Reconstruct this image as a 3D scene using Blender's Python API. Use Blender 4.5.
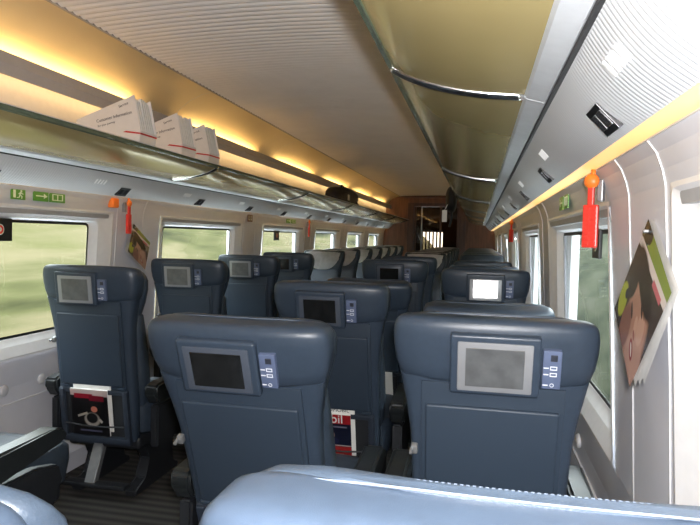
import bpy, bmesh, math, random
from mathutils import Vector, Matrix
random.seed(4)
S = bpy.context.scene
COL = S.collection
for o in list(bpy.data.objects): bpy.data.objects.remove(o)

# ------------------------------------------------------------------ camera
CX, CZ = 0.893, 1.32
YAW, PITCH, ROLL, FPX = 0.2055, 0.0421, 0.0240, 612.7
fwd = Vector((-math.sin(YAW)*math.cos(PITCH), math.cos(YAW)*math.cos(PITCH), -math.sin(PITCH)))
rgt = Vector((math.cos(YAW), math.sin(YAW), 0))
upv = rgt.cross(fwd)
r2 = rgt*math.cos(ROLL) + upv*math.sin(ROLL)
u2 = -rgt*math.sin(ROLL) + upv*math.cos(ROLL)
cd = bpy.data.cameras.new('camera'); cam = bpy.data.objects.new('camera', cd); COL.objects.link(cam)
cd.sensor_width = 36; cd.lens = FPX/700*36; cd.clip_start = 0.02; cd.clip_end = 200
M = Matrix((r2, u2, -fwd)).transposed().to_4x4(); M.translation = (CX, 0, CZ)
cam.matrix_world = M
S.camera = cam

# ------------------------------------------------------------------ world, flash, exposure
S.view_settings.view_transform = 'Standard'; S.view_settings.look = 'None'
S.view_settings.gamma = 1; S.view_settings.use_curve_mapping = False
S.view_settings.exposure = 0.42
W = bpy.data.worlds.new('sky'); S.world = W; W.use_nodes = True
bg = W.node_tree.nodes['Background']
bg.inputs['Color'].default_value = (0.86, 0.93, 1.0, 1); bg.inputs['Strength'].default_value = 9.0
# the photographer's flash, a small lamp just above the lens
fl = bpy.data.lights.new('camera_flash', 'SPOT'); fl.energy = 115.0; fl.shadow_soft_size = 0.02; fl.color = (1, .98, .99)
fl.spot_size = math.radians(140); fl.spot_blend = .35
flo = bpy.data.objects.new('camera_flash', fl); COL.objects.link(flo)
M2 = M.copy(); M2.translation = (CX+.03, 0.0, CZ+.055); flo.matrix_world = M2

# ------------------------------------------------------------------ materials
def nodes(m): return m.node_tree.nodes, m.node_tree.links
def mat(name, col, rough=.5, metal=0, spec=.5, noise=0, nscale=30, bump=0, bscale=200, emit=None, estr=0, coat=0, stretch=None):
    m = bpy.data.materials.new(name); m.use_nodes = True
    N, L = nodes(m); b = N['Principled BSDF']
    b.inputs['Base Color'].default_value = (*col, 1); b.inputs['Roughness'].default_value = rough
    b.inputs['Metallic'].default_value = metal; b.inputs['Specular IOR Level'].default_value = spec
    b.inputs['Coat Weight'].default_value = coat
    if noise or bump:
        tc = N.new('ShaderNodeTexCoord'); src = tc.outputs['Object']
        if stretch:
            mp = N.new('ShaderNodeMapping'); mp.inputs['Scale'].default_value = stretch
            L.new(src, mp.inputs['Vector']); src = mp.outputs['Vector']
    if noise:
        t = N.new('ShaderNodeTexNoise'); t.inputs['Scale'].default_value = nscale; t.inputs['Detail'].default_value = 4
        L.new(src, t.inputs['Vector'])
        r = N.new('ShaderNodeValToRGB'); r.color_ramp.elements[0].position = .3; r.color_ramp.elements[1].position = .7
        r.color_ramp.elements[0].color = (*[c*(1-noise) for c in col], 1); r.color_ramp.elements[1].color = (*[min(1, c*(1+noise)) for c in col], 1)
        L.new(t.outputs['Fac'], r.inputs['Fac']); L.new(r.outputs['Color'], b.inputs['Base Color'])
    if bump:
        t2 = N.new('ShaderNodeTexNoise'); t2.inputs['Scale'].default_value = bscale; t2.inputs['Detail'].default_value = 3
        L.new(src, t2.inputs['Vector'])
        bp = N.new('ShaderNodeBump'); bp.inputs['Strength'].default_value = bump; bp.inputs['Distance'].default_value = .002
        L.new(t2.outputs['Fac'], bp.inputs['Height']); L.new(bp.outputs['Normal'], b.inputs['Normal'])
    if emit:
        b.inputs['Emission Color'].default_value = (*emit, 1); b.inputs['Emission Strength'].default_value = estr
    return m

def mat_print(name, base, shapes, rough=.35):
    """flat print: list of (kind, cx, cy, rx, ry, rot, colour) in UV space; kind 'e' ellipse, 'b' box"""
    m = bpy.data.materials.new(name); m.use_nodes = True
    N, L = nodes(m); b = N['Principled BSDF']; b.inputs['Roughness'].default_value = rough
    uv = N.new('ShaderNodeTexCoord')
    nz = N.new('ShaderNodeTexNoise'); nz.inputs['Scale'].default_value = 9; L.new(uv.outputs['UV'], nz.inputs['Vector'])
    rgb = N.new('ShaderNodeRGB'); rgb.outputs[0].default_value = (*base, 1); prev = rgb.outputs[0]
    for (k, cx, cy, rx, ry, rot, col) in shapes:
        sb = N.new('ShaderNodeVectorMath'); sb.operation = 'SUBTRACT'; L.new(uv.outputs['UV'], sb.inputs[0]); sb.inputs[1].default_value = (cx, cy, 0)
        vr = N.new('ShaderNodeVectorRotate'); vr.rotation_type = 'Z_AXIS'; vr.inputs['Angle'].default_value = rot; L.new(sb.outputs[0], vr.inputs['Vector'])
        dv = N.new('ShaderNodeVectorMath'); dv.operation = 'DIVIDE'; L.new(vr.outputs[0], dv.inputs[0]); dv.inputs[1].default_value = (rx, ry, 1)
        if k == 'e':
            ln = N.new('ShaderNodeVectorMath'); ln.operation = 'LENGTH'; L.new(dv.outputs[0], ln.inputs[0]); val = ln.outputs['Value']
        else:
            ab = N.new('ShaderNodeVectorMath'); ab.operation = 'ABSOLUTE'; L.new(dv.outputs[0], ab.inputs[0])
            sp = N.new('ShaderNodeSeparateXYZ'); L.new(ab.outputs[0], sp.inputs[0])
            mx = N.new('ShaderNodeMath'); mx.operation = 'MAXIMUM'; L.new(sp.outputs[0], mx.inputs[0]); L.new(sp.outputs[1], mx.inputs[1]); val = mx.outputs[0]
        mr = N.new('ShaderNodeMapRange'); mr.inputs['From Min'].default_value = 1.04; mr.inputs['From Max'].default_value = .93 if k == 'b' else .85
        L.new(val, mr.inputs['Value'])
        mix = N.new('ShaderNodeMix'); mix.data_type = 'RGBA'; L.new(mr.outputs[0], mix.inputs['Factor'])
        L.new(prev, mix.inputs['A']); mix.inputs['B'].default_value = (*col, 1); prev = mix.outputs['Result']
    L.new(prev, b.inputs['Base Color'])
    return m

def lin(r, g, b): 
    f = lambda c: (c/255/12.92) if c/255 <= .04045 else ((c/255+.055)/1.055)**2.4
    return (f(r), f(g), f(b))

MT = {}
MT['shell'] = mat('seat_shell_plastic', (.035, .051, .077), .38, spec=.45, noise=.06, nscale=60, bump=.08, bscale=900)
MT['panel'] = mat('seat_panel_plastic', (.029, .043, .065), .45, spec=.4, bump=.06, bscale=1200)
MT['leather'] = mat('blue_leather', (.031, .045, .066), .42, spec=.5, noise=.12, nscale=40, bump=.25, bscale=300)
MT['armpad'] = mat('armrest_black_leather', (.016, .019, .021), .32, noise=.15)
MT['cushseam'] = mat('seam_thread', (.085, .11, .15), .8, noise=.2)
MT['pframe'] = mat('pocket_frame_plastic', (.024, .032, .048), .45, noise=.08)
MT['dark'] = mat('dark_plastic', (.016, .018, .022), .45, noise=.1)
MT['pocket'] = mat('pocket_shade_plate', (.012, .014, .018), .75, noise=.2)  # near-black colour stands in for shade inside the pocket recess
MT['bezel'] = mat('silver_bezel', (.30, .31, .33), .35, metal=.3, noise=.04)
MT['bezel_dark'] = mat('unlit_silver_bezel', (.075, .09, .12), .35, metal=.1, noise=.04)  # same silver bezel, colour darkened where it misses the flash
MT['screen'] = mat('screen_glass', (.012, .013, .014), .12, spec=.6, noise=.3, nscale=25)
MT['screen_haze'] = mat('flash_hazed_screen_glass', (.10, .105, .11), .32, spec=.9, noise=.25, nscale=25)  # paler base colour paints flash and window haze onto the screen
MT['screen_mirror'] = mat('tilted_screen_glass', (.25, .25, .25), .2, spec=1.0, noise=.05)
MT['ctrl'] = mat('control_panel_plastic', (.10, .13, .22), .45, noise=.05)
MT['ctrl_dark'] = mat('control_button_dark', (.03, .035, .05), .4, noise=.05)
MT['ctrl_print'] = mat('control_print_white', (.75, .78, .85), .5, noise=.03)
MT['cover'] = mat('headrest_cloth_grey', (.76, .75, .78), .9, noise=.12, nscale=18, bump=.6, bscale=60)
MT['metal'] = mat('grey_metal', (.32, .33, .34), .4, metal=.6, noise=.08)
MT['chrome'] = mat('chrome', (.85, .85, .84), .14, metal=1, noise=.02)
MT['alu'] = mat('satin_aluminium_paint', (.68, .69, .71), .38, metal=.2, noise=.04)
MT['wall'] = mat('wall_panel_grey', (.68, .685, .74), .34, spec=.5, noise=.03, nscale=8)
MT['wall_lo'] = mat('lower_wall_grey', (.62, .62, .64), .5, noise=.04, nscale=8)
MT['beading'] = mat('white_beading', (.72, .72, .74), .25, noise=.02)
MT['frame'] = mat('window_frame_white', (.78, .78, .79), .4, noise=.03)
MT['blind'] = mat('blind_box_grey', (.40, .40, .41), .5, noise=.04)
MT['gasket'] = mat('black_gasket', (.01, .01, .011), .5, noise=.1)
MT['ceil'] = mat('ceiling_ribbed_beige', (.88, .85, .83), .5, noise=.03, nscale=5)
MT['ribs'] = mat('ribbed_panel_grey', (.60, .61, .63), .4, noise=.02, nscale=5)
MT['cornice'] = mat('cornice_grey', (.42, .40, .40), .5, noise=.03)
MT['rackback'] = mat('rack_back_wall', (.66, .62, .58), .5, noise=.03)
MT['cove'] = mat('golden_cove_panel', (.78, .68, .48), .42, metal=.5, noise=.05, nscale=2)
MT['glass_gold'] = mat('bronze_rack_glass', (.62, .49, .22), .18, metal=.4, spec=.6, noise=.10, nscale=1.5)
MT['glassedge'] = mat('green_glass_edge', (.10, .13, .09), .15, spec=.8, noise=.1)
MT['strip'] = mat('warm_light_diffuser', (.8, .6, .3), .5, emit=(1.0, .56, .15), estr=.70, noise=.01)
MT['tube'] = mat('warm_fluorescent_tube', (.9, .8, .6), .5, emit=(1.0, .66, .28), estr=5.5, noise=.01)
MT['tube_up'] = mat('warm_uplight_tube', (.9, .8, .6), .5, emit=(1.0, .62, .22), estr=13, noise=.01)
MT['lampblack'] = mat('lamp_black', (.008, .008, .009), .3, noise=.1)
MT['lampglass'] = mat('lamp_lens', (.05, .05, .055), .15, noise=.1)
MT['slot'] = mat('vent_slot_white', (.88, .88, .88), .4, noise=.02)
MT['wood'] = mat('reddish_wood', (.20, .085, .040), .42, noise=.28, nscale=6, stretch=(3, 1, .4))
MT['wood_d'] = mat('dark_wood', (.085, .035, .018), .4, noise=.3, nscale=6, stretch=(3, 1, .4))
MT['red'] = mat('red_plastic', (.75, .045, .03), .35, noise=.08)
MT['orange'] = mat('orange_plastic', (.90, .22, .03), .4, noise=.06)
MT['green'] = mat('green_sign', (.10, .30, .045), .4, noise=.06)
MT['signwhite'] = mat('sign_print_white', (.75, .85, .70), .5, noise=.02)
MT['brown'] = mat('brown_sign', (.12, .05, .03), .5, noise=.1)
MT['paper'] = mat('white_paper', (.78, .77, .75), .7, noise=.03)
MT['card'] = mat('white_cardboard', (.76, .72, .69), .65, noise=.03)
MT['redprint'] = mat('red_print', (.55, .03, .03), .6, noise=.05)
MT['blackprint'] = mat('black_print', (.02, .02, .02), .6, noise=.05)
MT['bag'] = mat('black_nylon', (.010, .010, .012), .6, noise=.3, nscale=20, bump=.5, bscale=80)
MT['bagprint'] = mat('bag_patch', (.55, .52, .45), .6, noise=.1)
MT['white'] = mat('white_plastic', (.8, .8, .8), .4, noise=.02)
MT['trunk'] = mat('bark', (.06, .05, .035), .9, noise=.3)

def carpet():
    m = bpy.data.materials.new('striped_carpet'); m.use_nodes = True
    N, L = nodes(m); b = N['Principled BSDF']; b.inputs['Roughness'].default_value = .95
    tc = N.new('ShaderNodeTexCoord')
    w = N.new('ShaderNodeTexWave'); w.bands_direction = 'Y'; w.inputs['Scale'].default_value = 5.2; w.inputs['Distortion'].default_value = .25
    w.inputs['Detail Scale'].default_value = 3; L.new(tc.outputs['Object'], w.inputs['Vector'])
    n = N.new('ShaderNodeTexNoise'); n.inputs['Scale'].default_value = 180; L.new(tc.outputs['Object'], n.inputs['Vector'])
    r = N.new('ShaderNodeValToRGB'); r.color_ramp.elements[0].color = (.016, .015, .014, 1); r.color_ramp.elements[1].color = (.062, .056, .050, 1)
    L.new(w.outputs['Fac'], r.inputs['Fac'])
    mx = N.new('ShaderNodeMix'); mx.data_type = 'RGBA'; mx.blend_type = 'MULTIPLY'; mx.inputs['Factor'].default_value = .6
    L.new(r.outputs['Color'], mx.inputs['A']); L.new(n.outputs['Color'], mx.inputs['B']); L.new(mx.outputs['Result'], b.inputs['Base Color'])
    return m
MT['carpet'] = carpet()

def pane_mat(name, tint, fac):
    m = bpy.data.materials.new(name); m.use_nodes = True
    N, L = nodes(m); N.remove(N['Principled BSDF']); out = N['Material Output']
    t = N.new('ShaderNodeBsdfTransparent'); t.inputs['Color'].default_value = (*tint, 1)
    g = N.new('ShaderNodeBsdfGlossy'); g.inputs['Roughness'].default_value = .02
    fr = N.new('ShaderNodeLayerWeight'); fr.inputs['Blend'].default_value = .5
    pw = N.new('ShaderNodeMath'); pw.operation = 'POWER'; L.new(fr.outputs['Facing'], pw.inputs[0]); pw.inputs[1].default_value = 4
    mr = N.new('ShaderNodeMapRange'); mr.inputs['To Min'].default_value = .05; mr.inputs['To Max'].default_value = .6; L.new(pw.outputs[0], mr.inputs['Value'])
    mx = N.new('ShaderNodeMixShader'); L.new(mr.outputs[0], mx.inputs[0]); L.new(t.outputs[0], mx.inputs[1]); L.new(g.outputs[0], mx.inputs[2])
    L.new(mx.outputs[0], out.inputs['Surface'])
    return m
MT['pane'] = pane_mat('window_glass', (.90, .95, .90), .1)

def bank_mat(name, cols, sc=(1, .12, 1)):
    m = bpy.data.materials.new(name); m.use_nodes = True
    N, L = nodes(m); b = N['Principled BSDF']; b.inputs['Roughness'].default_value = 1; b.inputs['Specular IOR Level'].default_value = .1
    tc = N.new('ShaderNodeTexCoord'); mp = N.new('ShaderNodeMapping'); mp.inputs['Scale'].default_value = sc; L.new(tc.outputs['Object'], mp.inputs['Vector'])
    t = N.new('ShaderNodeTexNoise'); t.inputs['Scale'].default_value = 1.6; t.inputs['Detail'].default_value = 5; L.new(mp.outputs[0], t.inputs['Vector'])
    r = N.new('ShaderNodeValToRGB'); e = r.color_ramp.elements
    e[0].position = .32; e[0].color = (*cols[0], 1); e[1].position = .68; e[1].color = (*cols[-1], 1)
    for i, c in enumerate(cols[1:-1]):
        x = e.new(.32+.36*(i+1)/(len(cols)-1)); x.color = (*c, 1)
    L.new(t.outputs['Fac'], r.inputs['Fac']); L.new(r.outputs['Color'], b.inputs['Base Color'])
    return m
MT['bank_l'] = bank_mat('dry_grass_bank', [(.020, .021, .008), (.058, .058, .023), (.106, .090, .050), (.075, .071, .030)])
MT['bank_r'] = bank_mat('shrubby_bank', [(.010, .013, .006), (.026, .031, .017), (.040, .044, .026), (.056, .056, .04)], (1, .3, 1))

# ------------------------------------------------------------------ mesh helpers
def bm_obj(name, bm, m, parent=None, smooth=False, loc=None):
    bmesh.ops.recalc_face_normals(bm, faces=bm.faces[:])
    me = bpy.data.meshes.new(name); bm.to_mesh(me); bm.free()
    if smooth: me.polygons.foreach_set('use_smooth', [True]*len(me.polygons))
    return me_obj(name, me, m, parent, loc)
def me_obj(name, me, m, parent=None, loc=None):
    if m is not None and not me.materials: me.materials.append(MT[m] if isinstance(m, str) else m)
    o = bpy.data.objects.new(name, me); COL.objects.link(o)
    if parent: o.parent = parent
    if loc: o.location = loc
    return o
def empty(name, loc=(0, 0, 0), rot=(0, 0, 0)):
    o = bpy.data.objects.new(name, None); COL.objects.link(o); o.location = loc; o.rotation_euler = rot; o.empty_display_size = .1
    return o
def tag(o, label, cat, group=None):
    o['label'] = label; o['category'] = cat
    if group: o['group'] = group
    return o
def struct(o, label=None):
    o['kind'] = 'structure'
    if label: o['label'] = label
    return o
def box(bm, x0, x1, y0, y1, z0, z1, bev=0, seg=2):
    b2 = bmesh.new(); bmesh.ops.create_cube(b2, size=1)
    for v in b2.verts: v.co = Vector(((x0+x1)/2+v.co.x*(x1-x0), (y0+y1)/2+v.co.y*(y1-y0), (z0+z1)/2+v.co.z*(z1-z0)))
    if bev: bmesh.ops.bevel(b2, geom=b2.edges[:], offset=bev, segments=seg, affect='EDGES', profile=.6)
    merge(bm, b2)
def merge(bm, b2):
    mp = [bm.verts.new(v.co) for v in b2.verts]
    b2.verts.index_update()
    for f in b2.faces: 
        try: bm.faces.new([mp[v.index] for v in f.verts])
        except ValueError: pass
    b2.free()
def bx(*a, **k):
    bm = bmesh.new(); box(bm, *a, **k); return bm
def loft(bm, rings, cap=True):
    R = [[bm.verts.new(p) for p in r] for r in rings]; n = len(R[0])
    for a, b in zip(R, R[1:]):
        for i in range(n):
            j = (i+1) % n; bm.faces.new((a[i], a[j], b[j], b[i]))
    if cap: bm.faces.new(R[0][::-1]); bm.faces.new(R[-1])
def sring(z, w, y0, y1, n=28, e=4.0, bow=0):
    yc, d = (y0+y1)/2, (y1-y0)/2; out = []
    for i in range(n):
        t = 2*math.pi*(i+.5)/n; c, s = math.cos(t), math.sin(t)
        x = w*math.copysign(abs(c)**(2/e), c); y = yc+d*math.copysign(abs(s)**(2/e), s)
        out.append((x, y+bow*(x/max(w, .01))**2, z))
    return out
def prism(bm, poly, y0, y1, axis='y'):
    def P(p, t): return (p[0], t, p[1]) if axis == 'y' else (t, p[0], p[1]) if axis == 'x' else (p[0], p[1], t)
    a = [bm.verts.new(P(p, y0)) for p in poly]; b = [bm.verts.new(P(p, y1)) for p in poly]; n = len(poly)
    bm.faces.new(a); bm.faces.new(b[::-1])
    for i in range(n): bm.faces.new((a[i], b[i], b[(i+1) % n], a[(i+1) % n]))
def tube(bm, pts, r, n=8):
    rings = []; pts = [Vector(p) for p in pts]
    for i, p in enumerate(pts):
        d = (pts[min(i+1, len(pts)-1)]-pts[max(i-1, 0)]).normalized()
        u = d.cross(Vector((0, 0, 1))); u = u.normalized() if u.length > .01 else Vector((1, 0, 0)); v = d.cross(u)
        rr = r[i] if isinstance(r, (list, tuple)) else r
        rings.append([tuple(p+u*rr*math.cos(2*math.pi*k/n)+v*rr*math.sin(2*math.pi*k/n)) for k in range(n)])
    loft(bm, rings)
def quad_uv(bm, c, uvs=((0, 0), (1, 0), (1, 1), (0, 1))):
    L = bm.loops.layers.uv.verify(); vs = [bm.verts.new(p) for p in c]; f = bm.faces.new(vs)
    for l, u in zip(f.loops, uvs): l[L].uv = u
    return f
def tilt(bm, a, piv=(.10, .42)):
    c, s = math.cos(a), math.sin(a)
    for v in bm.verts:
        y, z = v.co.y-piv[0], v.co.z-piv[1]
        v.co.y = piv[0]+y*c-z*s; v.co.z = piv[1]+y*s+z*c+.018
    return bm
def slope(bm, k=.30):
    for v in bm.verts:
        t = min(1, max(0, (v.co.z-1.04)/.11)); v.co.z -= k*max(0, v.co.y)*t*t*(3-2*t)
def text_mesh(name, body, size, m, parent, mw, align='LEFT', ext=.0003):
    c = bpy.data.curves.new(name, 'FONT'); c.body = body; c.size = size; c.align_x = align; c.extrude = ext
    t = bpy.data.objects.new(name, c); me = bpy.data.meshes.new_from_object(t); bpy.data.objects.remove(t); bpy.data.curves.remove(c)
    me.name = name; me.transform(mw)
    return me_obj(name, me, m, parent)

# ================================================================== THE CARRIAGE
Y0, Y1 = -2.3, 14.0
def dz(v): return CZ+v
PITCHW = 2.05
GL = [(1.93+PITCHW*k, 3.14+PITCHW*k) for k in range(-2, 6)]
GL[0] = (-2.0, -.96)
OPEN = [(a-.13, b+.16) for a, b in GL]
OZ0, OZ1, GZ0, GZ1 = dz(-.63), dz(.115), dz(-.535), dz(.042)
WP = [(1.255, 0), (1.255, .10), (1.30, .16), (1.305, .47), (1.305, .55), (1.285, OZ0), (1.268, dz(-.25)), (1.245, OZ1), (1.238, dz(.145)), (1.226, dz(.177)), (1.207, dz(.203))]

# floor
bm = bmesh.new(); box(bm, -1.45, 1.45, Y0, 17.2, -.06, 0)
struct(bm_obj('floor', bm, 'carpet'), 'dark carpet with narrow cross stripes along the aisle')

# walls with window openings
def wall(side, name):
    bm = bmesh.new()
    ys = sorted(set([Y0, Y1]+[y for o in OPEN for y in o]))
    g = [[bm.verts.new((side*x, y, z)) for (x, z) in WP] for y in ys]
    for i in range(len(ys)-1):
        ym = (ys[i]+ys[i+1])/2; inw = any(a < ym < b for a, b in OPEN)
        for j in range(len(WP)-1):
            zm = (WP[j][1]+WP[j+1][1])/2
            if inw and OZ0 < zm < OZ1: continue
            bm.faces.new((g[i][j], g[i+1][j], g[i+1][j+1], g[i][j+1]))
    o = struct(bm_obj(name, bm, 'wall'))
    # outer skin so that daylight enters only through the panes
    bm = bmesh.new()
    for i in range(len(ys)-1):
        ym = (ys[i]+ys[i+1])/2; inw = any(a < ym < b for a, b in OPEN)
        z = [(-.06, OZ0), (OZ1, dz(1.1))] if inw else [(-.06, dz(1.1))]
        for a, b in z: box(bm, *sorted((side*1.36, side*1.40)), ys[i], ys[i+1], a, b)
    bm_obj('outer_skin', bm, 'alu', o)
    # horizontal joint of the lower panels, vertical beadings, round lugs
    bm = bmesh.new(); box(bm, *sorted((side*1.298, side*1.308)), Y0, Y1, .468, .474, ); bm_obj('panel_joint', bm, 'beading', o)
    for (a, b), (c, d) in zip(GL, GL[1:]):
        mid = b+.16+(c-.13-b-.16)/2
        for yy in (b+.20, mid+.06):
            bm = bmesh.new()
            pts = [(side*(x-.001), yy, z) for x, z in WP[5:]]
            tube(bm, pts, .0022, 6); bm_obj('panel_beading', bm, 'beading', o, True)
    for k in range(-1, 6):
        for yy in (2.50, 2.76):
            bm = bmesh.new(); y = yy+PITCHW*k
            rr = [[(side*(1.305-h), y+r*math.cos(t*math.pi/8), .545+r*math.sin(t*math.pi/8)) for t in range(16)] for h, r in ((-.004, .028), (.008, .027), (.013, .019))]
            loft(bm, rr); bm_obj('round_lug', bm, 'wall_lo', o, True)
    return o
wall_l = wall(-1, 'wall_left'); wall_l['label'] = 'pale grey left side wall panelling with window openings'
wall_r = wall(1, 'wall_right'); wall_r['label'] = 'pale grey right side wall panelling with window openings'

# windows: sloped reveal (parent), gasket, pane, blind box
wn = 1
for side in (-1, 1):
    for k, ((a, b), (oa, ob)) in enumerate(zip(GL, OPEN)):
        if k == 0: pass
        gx0, gx1 = 1.335, 1.306
        def wx(z):
            for (x0, z0), (x1, z1) in zip(WP, WP[1:]):
                if z0 <= z <= z1 and z1 > z0: return x0+(x1-x0)*(z-z0)/(z1-z0)
            return 1.207
        def rect(y0, y1, z0, z1, r, fx, n=5):
            out = []
            for cy, cz, t0 in ((y1-r, z1-r, 0), (y0+r, z1-r, 90), (y0+r, z0+r, 180), (y1-r, z0+r, 270)):
                for i in range(n):
                    t = math.radians(t0+90*i/(n-1)); y, z = cy+r*math.cos(t), cz+r*math.sin(t)
                    out.append((side*fx(z), y, z))
            return out
        gx = lambda z: gx0+(gx1-gx0)*(z-GZ0)/(GZ1-GZ0)
        R0 = rect(oa, ob, OZ0, OZ1, .001, lambda z: wx(z)-.004)
        R1 = rect(oa+.012, ob-.012, OZ0+.012, OZ1-.010, .02, lambda z: wx(z)-.006)
        R2 = rect(a-.045, b+.05, GZ0-.035, GZ1+.012, .03, lambda z: gx(z)-.035)
        R3 = rect(a, b, GZ0, GZ1, .03, lambda z: gx(z)-.006)
        bm = bmesh.new(); loft(bm, [R0, R1, R2, R3], cap=False)
        wo = struct(bm_obj('window_%d' % wn, bm, 'frame')); wn += 1
        bm = bmesh.new(); loft(bm, [rect(a-.001, b+.001, GZ0-.001, GZ1+.001, .03, lambda z: gx(z)-.008), rect(a+.013, b-.013, GZ0+.013, GZ1-.013, .022, lambda z: gx(z)-.008)], cap=False)
        bm_obj('gasket', bm, 'gasket', wo)
        bm = bmesh.new(); bm.faces.new([bm.verts.new(p) for p in rect(a, b, GZ0, GZ1, .03, gx)]); bm_obj('pane', bm, 'pane', wo)
        bm = bmesh.new(); prism(bm, [(side*x, z) for x, z in ((1.244, OZ1-.014), (1.250, OZ1-.042), (1.285, GZ1+.026), (1.30, GZ1+.03), (1.30, OZ1-.014))], oa+.02, ob-.02)
        bm_obj('blind_box', bm, 'blind', wo)

# ceiling: ribbed middle, domed
CW = .876
def cz(x): return dz(.985-.035*(x/CW)**2)
bm = bmesh.new(); rp = .05; nrib = int((Y1-Y0)/rp); prev = None
prof = [(0, 0), (.25, .0060), (.5, .0085), (.75, .0060), (.96, .0)]
xs = [-CW+2*CW*i/10 for i in range(11)]
for r in range(nrib):
    for t, h in prof:
        row = [bm.verts.new((x, Y0+(r+t)*rp, cz(x)-h)) for x in xs]
        if prev:
            for i in range(10): bm.faces.new((prev[i], prev[i+1], row[i+1], row[i]))
        prev = row
ceil = struct(bm_obj('ceiling', bm, 'ceil'), 'beige ribbed ceiling of the carriage')
bm = bmesh.new(); box(bm, -1.4, 1.4, Y0, 17.2, dz(1.06), dz(1.1)); bm_obj('roof_skin', bm, 'alu', ceil)

JO = [-2.64+PITCHW*i for i in range(0, 9)]   # joints of rack panels (1.46 among them)
tn = 1
for side, sn in ((-1, 'left'), (1, 'right')):
    # golden cove panels between ceiling and cornice, one per module
    cove = None
    cp = [(.876, .950), (.96, .935), (1.05, .895), (1.13, .835), (1.175, .775)]
    bm = bmesh.new(); box(bm, *sorted((side*.866, side*.882)), Y0, Y1, dz(.940), dz(.952), bev=.002, seg=1)
    tr = struct(bm_obj('trim_%d' % tn, bm, 'cornice'), 'thin edge trim where the ribbed ceiling meets the golden %s cove' % sn); tn += 1
    edges = [Y0]+[y+.37 for y in JO if Y0 < y+.37 < Y1]+[Y1]
    for ya, yb in zip(edges, edges[1:]):
        bm = bmesh.new(); R = [[bm.verts.new((side*x, y, dz(z))) for x, z in cp] for y in (ya+.003, yb-.003)]
        for i in range(len(cp)-1): bm.faces.new((R[0][i], R[0][i+1], R[1][i+1], R[1][i]))
        bm_obj('cove_panel', bm, 'cove', tr, True)
    # cornice (indirect light trough)
    bm = bmesh.new(); prism(bm, [(side*x, dz(z)) for x, z in ((1.10, .655), (1.085, .70), (1.10, .752), (1.12, .757), (1.12, .66))], Y0, Y1)
    co = struct(bm_obj('trim_%d' % tn, bm, 'cornice'), 'grey cornice hiding the %s cove lights' % sn); tn += 1
    bm = bmesh.new(); box(bm, *sorted((side*1.12, side*1.21)), Y0, Y1, dz(.70), dz(.715)); bm_obj('trough_floor', bm, 'cornice', co)
    # back wall above the rack
    bm = bmesh.new(); box(bm, *sorted((side*1.205, side*1.225)), Y0, Y1, dz(.20), dz(.80)); bm_obj('rack_back_wall', bm, 'rackback', co)
    # tubes: below the cornice (light band) and above it (on the golden cove)
    ct = tag(empty('cove_light', (side*1.15, 0, dz(.70))), 'warm tube lights hidden behind the cornice above the %s luggage rack' % sn, 'light')
    for i, y in enumerate(edges[:-1]):
        ya, yb = y, edges[i+1]
        bm = bmesh.new(); box(bm, *sorted((side*-.025, side*-.005)), ya+.05, yb-.05, -.022, -.006); bm_obj('tube', bm, 'tube', ct)
        bm = bmesh.new(); box(bm, *sorted((side*-.026, side*-.006)), ya+.25, yb-.45, .018, .034); bm_obj('tube', bm, 'tube_up', ct)
    # ribbed service panel below the rack
    bm = bmesh.new(); rp2 = .016; n2 = int((Y1-Y0)/rp2); prev = None
    pp = []
    for i in range(9):
        t = i/8; x = 1.040+.110*t; z = .312-.114*t; bul = .010*math.sin(math.pi*t); pp.append((x-bul*.72, z-bul*.69))
    for r in range(n2):
        for t, h in ((0, 0), (.3, .0007), (.6, .0007), (.9, 0)):
            row = [bm.verts.new((side*(x-h*.72), Y0+(r+t)*rp2, dz(z-h*.69))) for x, z in pp]
            if prev:
                for i in range(8): bm.faces.new((prev[i], prev[i+1], row[i+1], row[i]))
            prev = row
    sp = struct(bm_obj('trim_%d' % tn, bm, 'ribs'), 'grey ribbed panel with reading lamps under the %s luggage rack' % sn); tn += 1
    nrm = Vector((-side*.72, 0, -.69)); tan = Vector((side*.69, 0, -.72))
    def onp(t, y, h): 
        i = min(7, int(t*8)); x = pp[i][0]+(pp[i+1][0]-pp[i][0])*(t*8-i); z = pp[i][1]+(pp[i+1][1]-pp[i][1])*(t*8-i)
        return Vector((side*x, y, dz(z)))+nrm*h
    def pbox(t, y, lt, ly, h0, h1, bev=0):
        bm = bx(-lt/2, lt/2, -ly/2, ly/2, h0, h1, bev=bev)
        mm = Matrix((tan, Vector((0, 1, 0)), nrm)).transposed().to_4x4(); mm.translation = onp(t, y, 0)
        bm.transform(mm); return bm
    y = 1.205-.99*3
    while y < Y1-.3:
        if y > Y0+.2:
            lo = bm_obj('reading_lamp', pbox(.70, y, .060, .100, -.006, .005, .001), 'lampblack', sp)
            for s in (-1, 1): bm_obj('lens', pbox(.70, y+s*.024, .034, .034, .0, .0058, .0005), 'lampglass', lo)
            for q in range(4): bm_obj('vent_slot', pbox(.40, y-.30+q*.026, .030, .010, .0, .0035, .001), 'slot', sp)
        y += .99
    bm = bmesh.new(); box(bm, *sorted((side*1.034, side*1.042)), Y0, Y1, dz(.308), dz(.322)); bm_obj('shadow_gap', bm, 'gasket', sp)
    # warm light strip above the windows
    bm = bmesh.new(); prism(bm, [(side*x, dz(z)) for x, z in ((1.151, .200), (1.209, .203), (1.209, .215), (1.151, .212))], Y0, Y1)
    tag(bm_obj('light_strip', bm, 'strip'), 'long warm light strip running above the %s windows' % sn, 'light')
    # luggage rack: glass panels, joints, rail, beam
    rk = tag(empty('luggage_rack', (side*.98, 0, dz(.33))), 'long %s luggage rack with bronze glass shelf panels and chrome joints' % sn, 'luggage rack')
    def rl(x, z): return (side*(x-.98), z-.33)
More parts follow.
